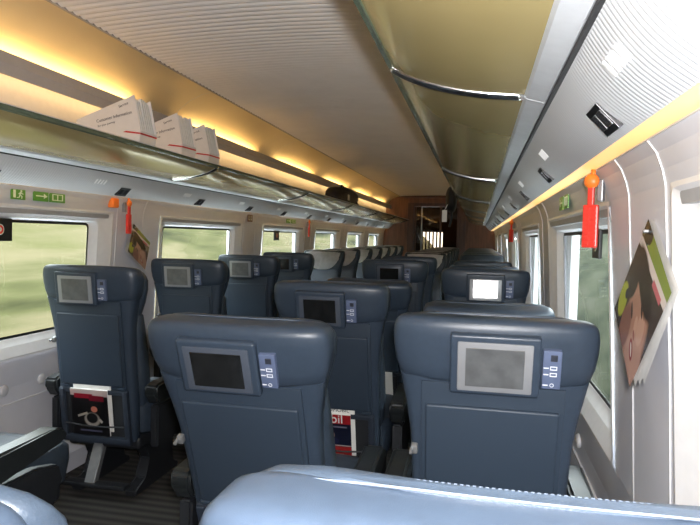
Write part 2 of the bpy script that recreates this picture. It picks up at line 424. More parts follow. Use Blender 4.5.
    gp = [(.680, .403), (.715, .383), (.76, .366), (.83, .348), (.90, .337), (.984, .330)]
    g0 = gp; gp = []
    for i in range(len(g0)-1):
        p = [g0[max(0, i-1)], g0[i], g0[i+1], g0[min(len(g0)-1, i+2)]]
        for k in range(4):
            t = k/4; gp.append(tuple(.5*(2*p[1][c]+(p[2][c]-p[0][c])*t+(2*p[0][c]-5*p[1][c]+4*p[2][c]-p[3][c])*t*t+(3*p[1][c]-p[0][c]-3*p[2][c]+p[3][c])*t**3) for c in (0, 1)))
    gp.append(g0[-1])
    e2 = [Y0]+[y for y in JO if Y0 < y < Y1]+[Y1]
    for ya, yb in zip(e2, e2[1:]):
        bm = bmesh.new(); poly = [rl(x, z) for x, z in gp]+[rl(x+.003, z+.009) for x, z in gp[::-1]]
        prism(bm, poly, ya+.012, yb-.012); sg = bm_obj('shelf_glass', bm, 'glass_gold', rk, True); sg.data.set_sharp_from_angle(angle=math.radians(35))
    for y in e2[1:-1]:
        bm = bmesh.new(); poly = [rl(x-.001, z-.007) for x, z in gp]+[rl(x+.003, z+.013) for x, z in gp[::-1]]
        bm.free(); bm = bmesh.new(); tube(bm, [(*rl(x, z+.001),) for x, z in ()] or [(rl(x, z)[0], y, rl(x, z)[1]+.001) for x, z in gp], .012, 14)
        bm_obj('chrome_joint', bm, 'chrome', rk, True)
    bm = bmesh.new(); pts = [(*rl(.674, .408),)]; 
    prism(bm, [rl(.672, .400), rl(.684, .396), rl(.690, .406), rl(.684, .418), rl(.674, .416)], Y0, Y1); bm_obj('front_rail', bm, 'glassedge', rk)
    bm = bmesh.new(); prism(bm, [rl(.671, .4165), rl(.684, .4185), rl(.684, .4215), rl(.671, .4195)], Y0, Y1); bm_obj('rail_cap', bm, 'alu', rk)
    for ya, yb in zip(e2, e2[1:]):
        bm = bmesh.new(); prism(bm, [rl(.984, .330), rl(.99, .323), rl(1.03, .313), rl(1.036, .318), rl(1.036, .345), rl(.984, .345)], ya+.002, yb-.002)
        bm_obj('support_beam', bm, 'alu', rk)
    bm = bmesh.new(); prism(bm, [rl(1.03, .333), rl(1.21, .333), rl(1.21, .345), rl(1.03, .345)], Y0, Y1); bm_obj('shelf_back', bm, 'alu', rk)

# end walls
bm = bmesh.new(); box(bm, -1.4, 1.4, Y0-.06, Y0, -.06, dz(1.1)); struct(bm_obj('wall_back', bm, 'wood'), 'wood panelled wall behind the photographer')
DL, DR = -.66, .56
bm = bmesh.new(); box(bm, -1.4, DL, Y1, Y1+.06, 0, dz(1.1)); box(bm, DR, 1.4, Y1, Y1+.06, 0, dz(1.1)); box(bm, DL, DR, Y1, Y1+.06, dz(.80), dz(1.1))
we = struct(bm_obj('wall_end', bm, 'wood'), 'reddish wood end wall with the doorway to the vestibule')
bm = bmesh.new()
arch = [(-.876, cz(.876)-.004)]+[(x, cz(x)-.065+.03*(x/.876)**2) for x in [-.8+.16*i for i in range(11)]]+[(.876, cz(.876)-.004)]+[(x, cz(x)-.012) for x in (.5, 0, -.5)]
prism(bm, arch, Y1-.10, Y1-.002); bm_obj('arch_header', bm, 'wood_d', we)
for x0, x1 in ((DL-.04, DL+.10), (DR-.10, DR+.04)):
    bm = bx(x0, x1, Y1-.05, Y1+.10, 0, dz(.80), bev=.006); bm_obj('door_post', bm, 'wood_d', we)
bm = bx(DL, DR, Y1-.04, Y1+.08, dz(.72), dz(.80), bev=.005); bm_obj('door_lintel', bm, 'wood_d', we)
# glass door
dr = struct(empty('door_1', (0, Y1+.03, 0)), 'framed glass door in the end wall')
MT['doorglass'] = pane_mat('door_glass', (.55, .48, .40), .1)
for x0, x1 in ((DL+.10, DL+.15), (-.40, -.37), (.02, .06), (DR-.15, DR-.10)):
    bm_obj('door_stile', bx(x0, x1, -.02, .02, .02, dz(.72), bev=.004), 'metal' if x0 == -.40 else 'wood_d', dr)
for x0, x1 in ((DL+.15, -.40), (-.37, .02), (.06, DR-.15)):
    bm_obj('pane', bx(x0, x1, -.003, .003, .05, dz(.71)), 'doorglass', dr)
# vestibule behind
bm = bmesh.new()
for s in (-1, 1): box(bm, *sorted((s*.95, s*1.0)), Y1+.06, 17.2, 0, dz(1.0))
box(bm, -1.0, 1.0, Y1+.06, 17.2, dz(.95), dz(1.0)); 
ve = struct(bm_obj('wall_vestibule', bm, 'wood_d'), 'dark wood vestibule walls beyond the glass door')
bm = bmesh.new(); box(bm, -1, -.62, 17.15, 17.2, 0, dz(1)); box(bm, -.08, 1, 17.15, 17.2, 0, dz(1)); box(bm, -.62, -.08, 17.15, 17.2, 0, dz(-.35)); box(bm, -.62, -.08, 17.15, 17.2, dz(.18), dz(1))
bm_obj('far_wall', bm, 'wood_d', ve)
for i in range(5):
    x = -.56+i*.10
    bm_obj('window_bar', bx(x, x+.045, 17.10, 17.13, dz(-.35), dz(.18)), 'metal', ve)
vl = tag(empty('vestibule_lamp', (-.05, 15.6, dz(.93))), 'small warm ceiling lamp in the vestibule beyond the door', 'light')
bm_obj('diffuser', bx(-.10, .10, -.10, .10, -.02, .0, bev=.004), 'tube', vl)
bm_obj('housing', bx(-.12, .12, -.12, .12, -.012, .02, bev=.004), 'metal', vl)

# ================================================================== SEATS
BACK_T = {}
def seat_meshes(deg):
    if deg in BACK_T: return BACK_T[deg]
    a = math.radians(deg); D = {}
    def fin(name, bm, m, smooth=True, do=True):
        if do: tilt(bm, a)
        bmesh.ops.recalc_face_normals(bm, faces=bm.faces[:])
        me = bpy.data.meshes.new(name); bm.to_mesh(me); bm.free()
        if smooth:
            me.polygons.foreach_set('use_smooth', [True]*len(me.polygons))
            try: me.set_sharp_from_angle(angle=math.radians(40))
            except Exception: pass
        me.materials.append(MT[m]); D[name] = me
    # headrest shell
    bm = bmesh.new()
    rs = [(.986, .218, .004, .09), (.990, .230, -.008, .098), (1.00, .237, -.014, .102), (1.03, .246, -.016, .104), (1.07, .251, -.016, .104), (1.11, .252, -.015, .103), (1.135, .249, -.012, .101), (1.148, .244, -.007, .098), (1.156, .236, .000, .094), (1.161, .222, .012, .088), (1.163, .19, .028, .078)]
    loft(bm, [sring(z, w, y0, y1, 44, 5, bow=.018) for z, w, y0, y1 in rs]); slope(bm); fin('headrest_shell', bm, 'shell')
    # leather head cushion
    bm = bmesh.new()
    rs = [(.88, .190, .09, .115), (.90, .205, .075, .130), (.96, .226, .075, .140), (1.02, .242, .075, .142), (1.08, .247, .075, .138), (1.12, .243, .075, .130), (1.145, .233, .074, .120), (1.158, .212, .074, .110), (1.165, .17, .076, .098)]
    loft(bm, [sring(z, w, y0, y1, 44, 4, bow=.018) for z, w, y0, y1 in rs]); slope(bm); fin('head_cushion', bm, 'leather')
    bm = bmesh.new()
    pts = [(x, .078+.018*(x/.24)**2, 1.1655-.0075*(abs(x)/.2)**4 if abs(x) < .2 else 1.158-(abs(x)-.2)*.42) for x in [-.232+.029*i for i in range(17)]]
    tube(bm, pts, .0016, 5); slope(bm); fin('seam', bm, 'cushseam')
    # lower back shell
    bm = bmesh.new()
    rs = [(.275, .185, .012, .06), (.29, .198, .003, .07), (.45, .203, 0, .08), (.70, .203, 0, .085), (.82, .207, .0, .092), (.90, .217, .0, .096), (.95, .226, .0, .100), (.995, .234, .0, .102)]
    loft(bm, [sring(z, w, y0, y1, 32, 5) for z, w, y0, y1 in rs]); fin('back_shell', bm, 'shell')
    # leather back cushion with bolsters
    bm = bmesh.new()
    rs = [(.40, .19, .06, .13), (.43, .205, .05, .16), (.55, .213, .05, .17), (.70, .213, .05, .165), (.82, .212, .055, .15), (.89, .21, .06, .14), (.91, .195, .07, .13)]
    loft(bm, [sring(z, w, y0, y1, 32, 4, bow=.02) for z, w, y0, y1 in rs]); fin('back_cushion', bm, 'leather')
    bm = bx(-.176, .176, -.005, .01, .55, .986, bev=.003); fin('back_panel', bm, 'panel')
    bm = bx(-.164, .164, -.015, .0, .57, .925, bev=.006, seg=3); fin('tray_table', bm, 'panel')
    for s in (-1, 1):
        bm = bx(s*.15-.018, s*.15+.018, -.013, .0, .555, .567, bev=.003); fin('tray_hinge%d' % s, bm, 'shell')
    bm = bx(-.202, -.184, -.014, .004, .775, .80, bev=.004); box(bm, -.205, -.196, -.03, -.006, .783, .792, bev=.003); fin('tray_latch', bm, 'metal')
    # pocket frame, dark plate for the recess shade, and bar
    bm = bmesh.new()
    box(bm, -.185, -.158, -.020, .005, .29, .545, bev=.006); box(bm, .158, .185, -.020, .005, .29, .545, bev=.006); box(bm, -.185, .185, -.022, .006, .272, .308, bev=.007); box(bm, -.185, .185, -.014, .004, .525, .550, bev=.005)
    fin('pocket_frame', bm, 'pframe')
    bm = bx(-.160, .160, -.004, .003, .30, .53); fin('pocket_shade_plate', bm, 'pocket', False)
    bm = bmesh.new(); tube(bm, [(-.16, -.020, .37), (-.05, -.029, .365), (.05, -.029, .365), (.16, -.020, .37)], .004, 6); fin('pocket_bar', bm, 'dark')
    # screen and controls
    bm = bx(-.104, .110, -.030, -.004, .972, 1.130, bev=.008, seg=3); fin('screen_housing', bm, 'shell')
    bm = bx(-.086, .092, -.034, -.024, .983, 1.113, bev=.004); fin('screen_bezel', bm, 'bezel')
    bm = bx(-.066, .072, -.0355, -.028, .997, 1.099, bev=.001, seg=1); fin('screen', bm, 'screen', False)
    bm = bx(.115, .158, -.024, -.008, .998, 1.098, bev=.003); fin('control_panel', bm, 'ctrl')
    bm = bx(.132, .148, -.0265, -.02, 1.072, 1.088, bev=.001, seg=1); fin('socket', bm, 'ctrl_dark', False)
    for i, z in enumerate((1.054, 1.037, 1.009)):
        bm = bmesh.new(); box(bm, .117, .129, -.0255, -.02, z-.0012, z+.0012)
        if i < 2:
            for q in ((.132, .148, z+.003, z+.0048), (.132, .148, z-.0048, z-.003), (.132, .1338, z-.003, z+.003), (.1462, .148, z-.003, z+.003)): box(bm, q[0], q[1], -.0255, -.02, q[2], q[3])
        else: tube(bm, [(.138+.0045*math.cos(t), -.0245, z+.0045*math.sin(t)) for t in [j*math.pi/4 for j in range(9)]], .0009, 4)
        fin('button%d' % i, bm, 'ctrl_print', False)
    # cloth cover on the front of the headrest
    bm = bmesh.new(); G = []
    cf = [(.90, .130), (.96, .140), (1.02, .142), (1.08, .138), (1.12, .130), (1.145, .120), (1.158, .110), (1.17, .10)]
    def yfr(z):
        for (a0, b0), (a1, b1) in zip(cf, cf[1:]):
            if a0 <= z <= a1: return b0+(b1-b0)*(z-a0)/(a1-a0)
        return .13
    for j in range(9):
        v = j/8; row = []
        for i in range(15):
            u = -1+2*i/14; zb = .905+.12*abs(u)**3; z = 1.150-(1.150-zb)*v; x = .212*u*(1-.06*v)
            row.append(bm.verts.new((x, yfr(z)+.018*(x/.24)**2+.008+.004*math.sin(9*v+5*u*u)*v-.012*max(0, abs(u)-.8)/.2, z)))
        G.append(row)
    G.insert(0, [bm.verts.new((v.co.x*.97, .085+.018*(v.co.x/.24)**2, 1.172-.02*max(0, abs(v.co.x)-.17)/.04)) for v in G[0]])
    for r0, r1 in zip(G, G[1:]):
        for i in range(14): bm.faces.new((r0[i], r0[i+1], r1[i+1], r1[i]))
    bmesh.ops.solidify(bm, geom=bm.faces[:], thickness=.004); slope(bm); fin('headrest_cover', bm, 'cover')
    # untilted lower half
    bm = bmesh.new()
    rs = [(.30, .215, .10, .56), (.32, .232, .07, .60), (.40, .238, .06, .62), (.45, .236, .06, .62), (.47, .222, .08, .60), (.476, .18, .12, .55)]
    loft(bm, [sring(z, w, y0, y1, 32, 6) for z, w, y0, y1 in rs]); fin('seat_cushion', bm, 'leather', True, False)
    bm = bx(-.20, .20, .06, .56, .235, .305, bev=.02, seg=3); fin('seat_pan', bm, 'dark', True, False)
    for s, nm in ((-1, 'armrest_l'), (1, 'armrest_r')):
        bm = bmesh.new(); x = s*.276
        prism(bm, [(.06, .475), (.02, .525), (.02, .570), (.05, .583), (.38, .587), (.42, .581), (.445, .567), (.452, .547), (.44, .528), (.40, .517), (.30, .513), (.10, .495)], x-.034, x+.034, 'x')
        bmesh.ops.bevel(bm, geom=bm.edges[:], offset=.012, segments=3, affect='EDGES', clamp_overlap=True); fin(nm, bm, 'armpad', True, False)
        bm = bmesh.new(); prism(bm, [(.06, .26), (.06, .47), (.30, .47), (.42, .44), (.44, .38), (.38, .28)], x-.022, x+.022, 'x')
        bmesh.ops.bevel(bm, geom=bm.edges[:], offset=.008, segments=2, affect='EDGES'); fin(nm+'_panel', bm, 'dark', True, False)
    for s, nm in ((-1, 'leg_l'), (1, 'leg_r')):
        x = s*.15; bm = bmesh.new()
        prism(bm, [(.14, .24), (.46, .24), (.42, .16), (.44, .05), (.50, .03), (.50, 0), (.06, 0), (.06, .03), (.16, .06), (.20, .15)], x-.03, x+.03, 'x')
        bmesh.ops.bevel(bm, geom=bm.edges[:], offset=.006, segments=2, affect='EDGES'); fin(nm, bm, 'dark', True, False)
    bm = bmesh.new(); prism(bm, [(.07, .275), (.11, .275), (.02, .075), (-.02, .075)], -.055, .0, 'x'); bmesh.ops.bevel(bm, geom=bm.edges[:], offset=.004, segments=2, affect='EDGES'); fin('footrest_strut', bm, 'metal', True, False)
    bm = bx(-.17, .17, -.03, .03, .062, .082, bev=.006); fin('footrest_bar', bm, 'dark', True, False)
    BACK_T[deg] = D; return D

PARTN = {'armrest_l': 'armrest', 'armrest_r': 'armrest', 'armrest_l_panel': 'armrest_panel', 'armrest_r_panel': 'armrest_panel', 'leg_l': 'leg', 'leg_r': 'leg'}
FRONT = ['headrest_shell', 'head_cushion', 'back_shell', 'back_cushion', 'seat_cushion', 'seat_pan', 'armrest_l', 'armrest_r', 'leg_l', 'leg_r']
FULL = FRONT+['seam', 'back_panel', 'tray_table', 'pocket_frame', 'pocket_shade_plate', 'screen_housing', 'control_panel', 'armrest_l_panel', 'armrest_r_panel', 'footrest_strut', 'footrest_bar']
def seat(x, y, deg, label, group, facing=1, full=True, screenmat=None, cover=False, sdx=0, stilt=0):
    D = seat_meshes(deg)
    t = tag(empty('train_seat', (x, y, 0), (0, 0, 0 if facing == 1 else math.pi)), label, 'seat', group)
    P = {}
    for k in (FULL if full else FRONT): P[k] = me_obj(PARTN.get(k, k), D[k], None, t)
    if full:
        me_obj('tray_hinge', D['tray_hinge-1'], None, P['tray_table']); me_obj('tray_hinge', D['tray_hinge1'], None, P['tray_table']); me_obj('tray_latch', D['tray_latch'], None, P['tray_table'])
        me_obj('pocket_bar', D['pocket_bar'], None, P['pocket_frame'])
        bz = D['screen_bezel']
        if not screenmat: bz = bz.copy(); bz.materials.clear(); bz.materials.append(MT['bezel_dark'])
        P['screen_bezel'] = me_obj('screen_bezel', bz, None, P['screen_housing'])
        sm = D['screen']
        if screenmat: sm = sm.copy(); sm.materials.clear(); sm.materials.append(MT[screenmat])
        P['screen'] = me_obj('screen', sm, None, P['screen_housing'])
        me_obj('socket', D['socket'], None, P['control_panel'])
        for i in range(3): me_obj('button', D['button%d' % i], None, P['control_panel'])
    if full and sdx:
        for k in ('screen_housing', 'control_panel'): P[k].location.x = sdx
    if full and stilt:      # a screen swivelled in its housing
        c, a = Vector((0, -.031, 1.048)), math.radians(deg); y, z = c.y-.10, c.z-.42
        c2 = Vector((0, .10+y*math.cos(a)-z*math.sin(a), .42+y*math.sin(a)+z*math.cos(a)))
        mw = Matrix.Translation(c2+Vector((0, -.012, 0))) @ Matrix.Rotation(-math.radians(stilt), 4, 'X') @ Matrix.Translation(-c2)
        P['screen'].matrix_local = mw; P['screen_bezel'].matrix_local = mw
    if cover: me_obj('headrest_cover', D['headrest_cover'], None, t)
    t['_deg'] = deg
    return t, P

XL, XM, XR = -.915, .283, .938
GA = 'blue seats facing away from the camera'; GB = 'seats facing the camera at the far end'
ords = ['nearest', 'second', 'third', 'fourth', 'fifth', 'sixth', 'seventh']
SEATS = {}
# left single column
SEATS['l1'] = seat(XL, 1.58, 8, 'single seat at far left edge, only its armrest showing below the window', GA, sdx=-.035)
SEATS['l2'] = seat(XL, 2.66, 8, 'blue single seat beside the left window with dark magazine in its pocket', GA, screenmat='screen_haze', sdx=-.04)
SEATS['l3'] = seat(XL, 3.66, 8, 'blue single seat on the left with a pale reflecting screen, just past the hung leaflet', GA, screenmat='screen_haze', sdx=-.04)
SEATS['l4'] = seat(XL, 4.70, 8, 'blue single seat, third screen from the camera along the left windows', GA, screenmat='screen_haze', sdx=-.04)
SEATS['l5'] = seat(XL, 5.75, 8, 'blue single seat, fourth and farthest screen along the left windows', GA, sdx=-.035)
for i in range(7):
    seat(XL, 7.12+.98*i, 8, '%s single seat with a grey headrest cover along the left windows' % ords[i], GB, -1, False, cover=True)
# middle column (aisle seats of the pairs)
SEATS['m0'] = seat(XM, .60, 22, 'light blue seat top at the bottom left corner of the picture', GA, sdx=-.035)
SEATS['m1'] = seat(XM, 1.71, 22, 'large blue seat with black screen in the centre foreground', GA, sdx=-.035)
SEATS['m2'] = seat(XM, 2.68, 16, 'blue aisle seat with black screen and red magazine in its pocket', GA, sdx=-.035)
SEATS['m3'] = seat(XM, 3.68, 26, 'reclined blue aisle seat hidden behind the one with the red magazine', GA, sdx=-.035)
SEATS['m4'] = seat(XM, 4.64, 8, 'blue aisle seat, fourth screen seat in the middle column', GA, sdx=-.035)
SEATS['m5'] = seat(XM, 5.62, 8, 'blue aisle seat, farthest of the middle column facing away', GA, sdx=-.035)
for i in range(6):
    seat(XM, 7.30+.98*i, 8, '%s aisle seat with a grey headrest cover in the middle column' % ords[i], GB, -1, False, cover=True)
# right column (window seats)
SEATS['r0'] = seat(XR, .585, 16, 'light blue seat top with stitched seam across the bottom of the picture', GA)
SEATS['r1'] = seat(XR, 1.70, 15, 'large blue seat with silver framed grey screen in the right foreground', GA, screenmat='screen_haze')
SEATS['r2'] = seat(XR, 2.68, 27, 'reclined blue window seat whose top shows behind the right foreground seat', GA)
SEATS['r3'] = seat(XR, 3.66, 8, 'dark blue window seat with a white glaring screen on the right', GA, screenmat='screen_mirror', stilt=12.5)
SEATS['r4'] = seat(XR, 4.64, 14, 'window seat directly behind the glaring screen seat on the right', GA)
SEATS['r5'] = seat(XR, 5.62, 14, 'farthest right window seat facing away from the camera', GA)
for i in range(6):
    seat(XR, 7.30+.98*i, 8, '%s dark seat top of the far right column beyond the glaring screen' % ords[i], GB, -1, False)

# stitches along the top seam of the seat right in front of the camera
bm = bmesh.new()
for i in range(92):
    x = -.224+.448*i/91; zz = 1.1675-.0075*(abs(x)/.2)**4 if abs(x) < .2 else 1.160-(abs(x)-.2)*.42
    box(bm, x-.0014, x+.0014, .0980+.018*(x/.24)**2, .0998+.018*(x/.24)**2, zz-.0045, zz-.0022)
slope(bm); tilt(bm, math.radians(16)); st = bm_obj('stitching', bm, 'cushseam', SEATS['r0'][0]); st['kind'] = 'stuff'

# ================================================================== MAGAZINES IN POCKETS
def pocket_magazine(sk, x0, w, h, zb, label, pm, name='magazine', spread=.0, texts=()):
    t, P = SEATS[sk]; deg = t['_deg']
    root = empty(name, t.location); tag(root, label, 'magazine')
    a = math.radians(deg)
    bm = bx(x0, x0+w, -.020, -.012, zb, zb+h); tilt(bm, a); bm_obj('pages', bm, 'paper', root)
    bm = bmesh.new(); quad_uv(bm, [(x0-.001, -.0215, zb-.001), (x0+w+.001, -.0215, zb-.001), (x0+w+.001, -.0215, zb+h-.002), (x0-.001, -.0215, zb+h-.002)]); 
    bmesh.ops.solidify(bm, geom=bm.faces[:], thickness=-.001); tilt(bm, a); bm_obj('cover', bm, pm, root)
    if spread:
        bm = bx(x0+.012, x0+w+spread, -.011, -.006, zb+.02, zb+h+.035); tilt(bm, a); bm_obj('back_pages', bm, 'paper', root)
    for body, sz, tx, tz, m, yy in texts:
        mw = Matrix.Translation((0, 0, 0))
        o = text_mesh('lettering', body, sz, m, root, Matrix.Translation((x0+tx, yy, zb+tz)) @ Matrix.Rotation(math.pi/2, 4, 'X'))
        bmx = bmesh.new(); bmx.from_mesh(o.data); tilt(bmx, a); bmx.to_mesh(o.data); bmx.free()
    return root
MT['mag_mobil'] = mat_print('magazine_cover_red_band', (.015, .02, .05), [('b', .5, .90, .52, .10, 0, (.55, .02, .03)), ('e', .47, .55, .13, .10, 0, (.62, .42, .33)), ('e', .47, .42, .24, .10, 0, (.03, .035, .10)), ('b', .5, .15, .52, .155, 0, (.50, .03, .03)), ('b', .5, .325, .5, .012, 0, (.7, .6, .55)), ('b', .5, .03, .5, .012, 0, (.7, .6, .55)), ('b', .3, .18, .16, .025, 0, (.75, .35, .3)), ('b', .68, .12, .13, .02, 0, (.75, .35, .3)), ('b', .25, .735, .14, .016, 0, (.25, .25, .35)), ('b', .7, .735, .2, .016, 0, (.25, .25, .35))])
pocket_magazine('m2', -.105,   .185, .235, .315, 'red and dark blue magazine in the pocket of the central aisle seat', MT['mag_mobil'], spread=.018,
                texts=[('mobil', .062, .012, .192, 'paper', -.0232), ('AUTOMOBIL', .026, .030, .243, 'blackprint', -.0118)])
MT['mag_dark'] = mat_print('magazine_cover_dark', (.012, .012, .014), [('b', .5, .94, .52, .075, 0, (.62, .50, .48)), ('b', .35, .86, .25, .05, 0, (.45, .02, .04)), ('b', .7, .82, .2, .06, 0, (.25, .01, .03)), ('e', .62, .58, .09, .07, 0, (.65, .22, .15)), ('e', .55, .35, .22, .16, 0, (.45, .40, .36)), ('e', .55, .38, .16, .12, 0, (.012, .012, .014)), ('b', .3, .45, .14, .025, -.3, (.5, .46, .4)), ('b', .78, .33, .05, .03, .7, (.6, .55, .5)), ('b', .5, .10, .3, .02, 0, (.12, .12, .2))])
pocket_magazine('l2', -.120, .20, .235, .315, 'dark magazine with red headline in the pocket of the left single seat', MT['mag_dark'], spread=.015)
pocket_magazine('m3', -.02, .15, .20, .36, 'white leaflet sticking out of the reclined aisle seat pocket', MT['paper'], name='leaflet')

# ================================================================== HUNG MAGAZINES ON THE WALLS
MT['cover_face'] = mat_print('magazine_cover_portrait', (.055, .04, .035), [
    ('b', .5, .04, .6, .10, 0, (.20, .26, .05)), ('e', .12, .05, .16, .10, 0, (.02, .02, .02)), ('b', .5, .17, .6, .04, .06, (.62, .55, .52)),
    ('b', .75, .20, .14, .03, .06, (.45, .12, .14)),
    ('e', .12, .78, .13, .17, .3, (.36, .40, .06)), ('e', .17, .68, .05, .05, 0, (.03, .03, .05)),
    ('e', .62, .68, .33, .42, .55, (.36, .20, .145)), ('e', .80, .86, .24, .24, .3, (.40, .235, .175)), ('e', .40, .86, .16, .22, .3, (.22, .11, .085)), ('e', .74, .60, .10, .14, .5, (.46, .28, .21)), ('e', .45, .33, .42, .13, -.25, (.028, .018, .015)), ('e', .22, .50, .12, .16, .3, (.03, .02, .018)),
    ('e', .62, .49, .085, .022, -.5, (.04, .02, .02)), ('e', .42, .66, .085, .022, -.5, (.05, .025, .02)), ('e', .66, .455, .10, .014, -.5, (.03, .02, .015)),
    ('e', .62, .66, .045, .085, .55, (.48, .29, .22)), ('e', .66, .735, .05, .02, -.5, (.25, .10, .08)),
    ('e', .72, .84, .105, .045, -.5, (.24, .055, .05)), ('e', .72, .84, .07, .018, -.5, (.55, .48, .42))], .25)
def hung_magazine(side, top, u, v, w, h, tiltout, label):
    """u, v: in-wall unit vectors (dy, dz) of the two edges leaving the top corner; the far corner leans off the wall"""
    root = tag(empty('hung_magazine', top), label, 'magazine')
    def P(a, b, off, lean=1):
        y, z = a*w*u[0]+b*h*v[0], a*w*u[1]+b*h*v[1]
        return (-side*(off+tiltout*lean*(.25*a+b)), y, z)
    n = 3
    for i in range(n):
        bm = bmesh.new(); o0 = .002+.003*i; ln = .55+.15*i; s = 1-.012*(n-i)
        c = [P(0, 0, o0, ln), P(s, 0, o0, ln), P(s, s+.02*(n-i)*.5, o0, ln), P(0, s, o0, ln)]
        f = quad_uv(bm, c); bmesh.ops.solidify(bm, geom=bm.faces[:], thickness=.0016); bm_obj('pages', bm, 'paper', root)
    bm = bmesh.new(); quad_uv(bm, [P(0, 0, .013), P(1, 0, .013), P(1, 1, .013), P(0, 1, .013)]); 
    bm_obj('front_cover', bm, 'cover_face', root)
    bm = bmesh.new(); q = P(.10, .06, .0); x0 = q[0]
    tube(bm, [(side*.01, q[1], q[2]), (-side*.024, q[1], q[2]), (-side*.026, q[1], q[2])], [.004, .004, .002], 8); bm_obj('pin', bm, 'metal', root, True)
hung_magazine(1, (1.250, 1.375, CZ+.052), (-.83, -.56), (.56, -.83), .245, .245, .03, 'portrait cover magazine hung cornerwise on the right wall')
hung_magazine(-1, (-1.246, 3.50, CZ+.050), (.84, -.54), (-.54, -.84), .225, .205, .03, 'portrait cover magazine hung cornerwise on the left wall')

# ================================================================== HAMMERS, SIGNS
def hammer(side, y, label, turn=0):
    z0 = dz(.20)
    t = tag(empty('emergency_hammer', (side*(1.224-.018*(turn > 0)), y, z0), (0, 0, side*math.radians(turn))), label, 'hammer', 'red emergency hammers on the walls')
    s = -side
    bm = bmesh.new()
    rr = []
    for i in range(7):
        a = -math.pi/2+math.pi*i/6; r = .021*math.cos(a)+.001
        rr.append([(s*(.022+.014*math.cos(2*math.pi*k/12)*max(.1, math.cos(a))), r*1.0*math.sin(2*math.pi*k/12), -.03+.021*math.sin(a)) for k in range(12)])
    loft(bm, rr); bm_obj('hammer_head', bm, 'orange', t, True)
    bm = bmesh.new(); tube(bm, [(s*.02, .0, -.03), (s*.02, -.004, -.005), (s*.018, .0, .012)], [.006, .007, .005], 8); bm_obj('hanger', bm, 'orange', t, True)
    bm = bx(*sorted((s*.014, s*.028)), -.0085, .0085, -.098, -.04, bev=.003); bm_obj('neck', bm, 'red', t)
    bm = bx(*sorted((s*.010, s*.026)), -.021, .021, -.215, -.095, bev=.005); gr = bm_obj('grip', bm, 'red', t)
    for i in range(8):
        for q in (-1, 1):
            bm_obj('grip_pad', bx(*sorted((s*.024, s*.029)), q*.0095-.0075, q*.0095+.0075, -.207+i*.0138, -.197+i*.0138, bev=.0015, seg=1), 'red', gr)
    bm = bx(*sorted((s*-.01, s*.012)), -.028, -.012, -.085, -.025, bev=.003); bm_obj('holder', bm, 'metal', t)
    return t
hammer(1, 1.83, 'red emergency hammer hanging on the wall by the near right window', 62)
hammer(1, 6.05, 'small red emergency hammer farther down the right wall', 62)
hammer(-1, 3.40, 'red emergency hammer on the left wall beside an orange box')
hammer(-1, 7.48, 'small red emergency hammer farther down the left wall')
ob = tag(empty('orange_lock_box', (-1.226, 3.26, dz(.165))), 'small orange box above the left window corner', 'box')
bm_obj('box_body', bx(-.01, .022, -.03, .03, -.028, .028, bev=.004), 'orange', ob)
bm_obj('box_lid', bx(.018, .027, -.026, .026, -.024, .024, bev=.002), 'orange', ob)

def pictogram_sign(side, y0, y1, zc, h, label, kind, name='exit_sign', m='green'):
    x = side*(1.240-.0+.0); t = tag(empty(name, (side*1.226, (y0+y1)/2, zc)), label, 'sign')
    w = (y1-y0)/2; s = -side
    bm_obj('plate', bx(*sorted((0, s*.005)), -w, w, -h/2, h/2), m, t)
    d = -side      # direction of reading +y on the left wall
    def bar(a, b, c, e): bm_obj('pictogram', bx(*sorted((s*.004, s*.0062)), *sorted((a*w, b*w)), c*h/2, e*h/2), 'signwhite', t)
    if kind == 'run':
        bm = bmesh.new(); th = [k*math.pi/5 for k in range(10)]
        prism(bm, [(.38*w+.13*w*math.cos(q), .55*h/2+.18*h/2*math.sin(q)) for q in th], *sorted((s*.004, s*.0062)), axis='x')
        for poly in ([(.18, .38), (.42, .34), (.30, -.15), (.10, -.1)], [(.42, .30), (.68, .05), (.64, -.08), (.38, .14)], [(.20, .3), (-.05, .05), (0, -.06), (.25, .16)], [(.28, -.1), (.55, -.4), (.48, -.8), (.38, -.78), (.42, -.45), (.12, -.1)], [(.12, -.05), (.05, -.5), (-.25, -.62), (-.22, -.75), (.14, -.62), (.27, -.1)]):
            prism(bm, [(p[0]*w, p[1]*h/2) for p in poly], *sorted((s*.004, s*.0062)), axis='x')
        bm_obj('pictogram', bm, 'signwhite', t); bar(-.75, -.42, -.7, .7)
    elif kind == 'arrow':
        bar(-.7, .5, -.1, .1); bm = bmesh.new(); prism(bm, [(.35*w, .5*h/2), (.8*w, 0), (.35*w, -.5*h/2)], *sorted((s*.004, s*.0062)), axis='x'); bm_obj('pictogram', bm, 'signwhite', t)
    elif kind == 'window':
        for q in ((-.7, .7, .5, .65), (-.7, .7, -.65, -.5), (-.7, -.58, -.5, .5), (.58, .7, -.5, .5), (-.06, .06, -.5, .5)): bar(*q)
    elif kind == 'seats':
        for c in (-.45, .45): bar(c-.2, c+.2, -.6, -.4); bar(c-.2, c-.05, -.4, .6)
    return t
pictogram_sign(-1, 2.455, 2.545, dz(.163), .052, 'green running man exit sign above the first left window', 'run')
pictogram_sign(-1, 2.60, 2.705, dz(.163), .050, 'green arrow sign, middle of the three above the first left window', 'arrow')
pictogram_sign(-1, 2.715, 2.83, dz(.163), .050, 'green window sign, right of the three above the first left window', 'window')
pictogram_sign(1, 2.60, 2.71, dz(.158), .055, 'green arrow sign above the near right window', 'arrow')
pictogram_sign(1, 2.46, 2.57, dz(.158), .055, 'green window sign above the near right window beside the hammer', 'window')
pictogram_sign(-1, 6.60, 6.74, dz(.163), .050, 'small green arrow sign above the third left window', 'arrow')
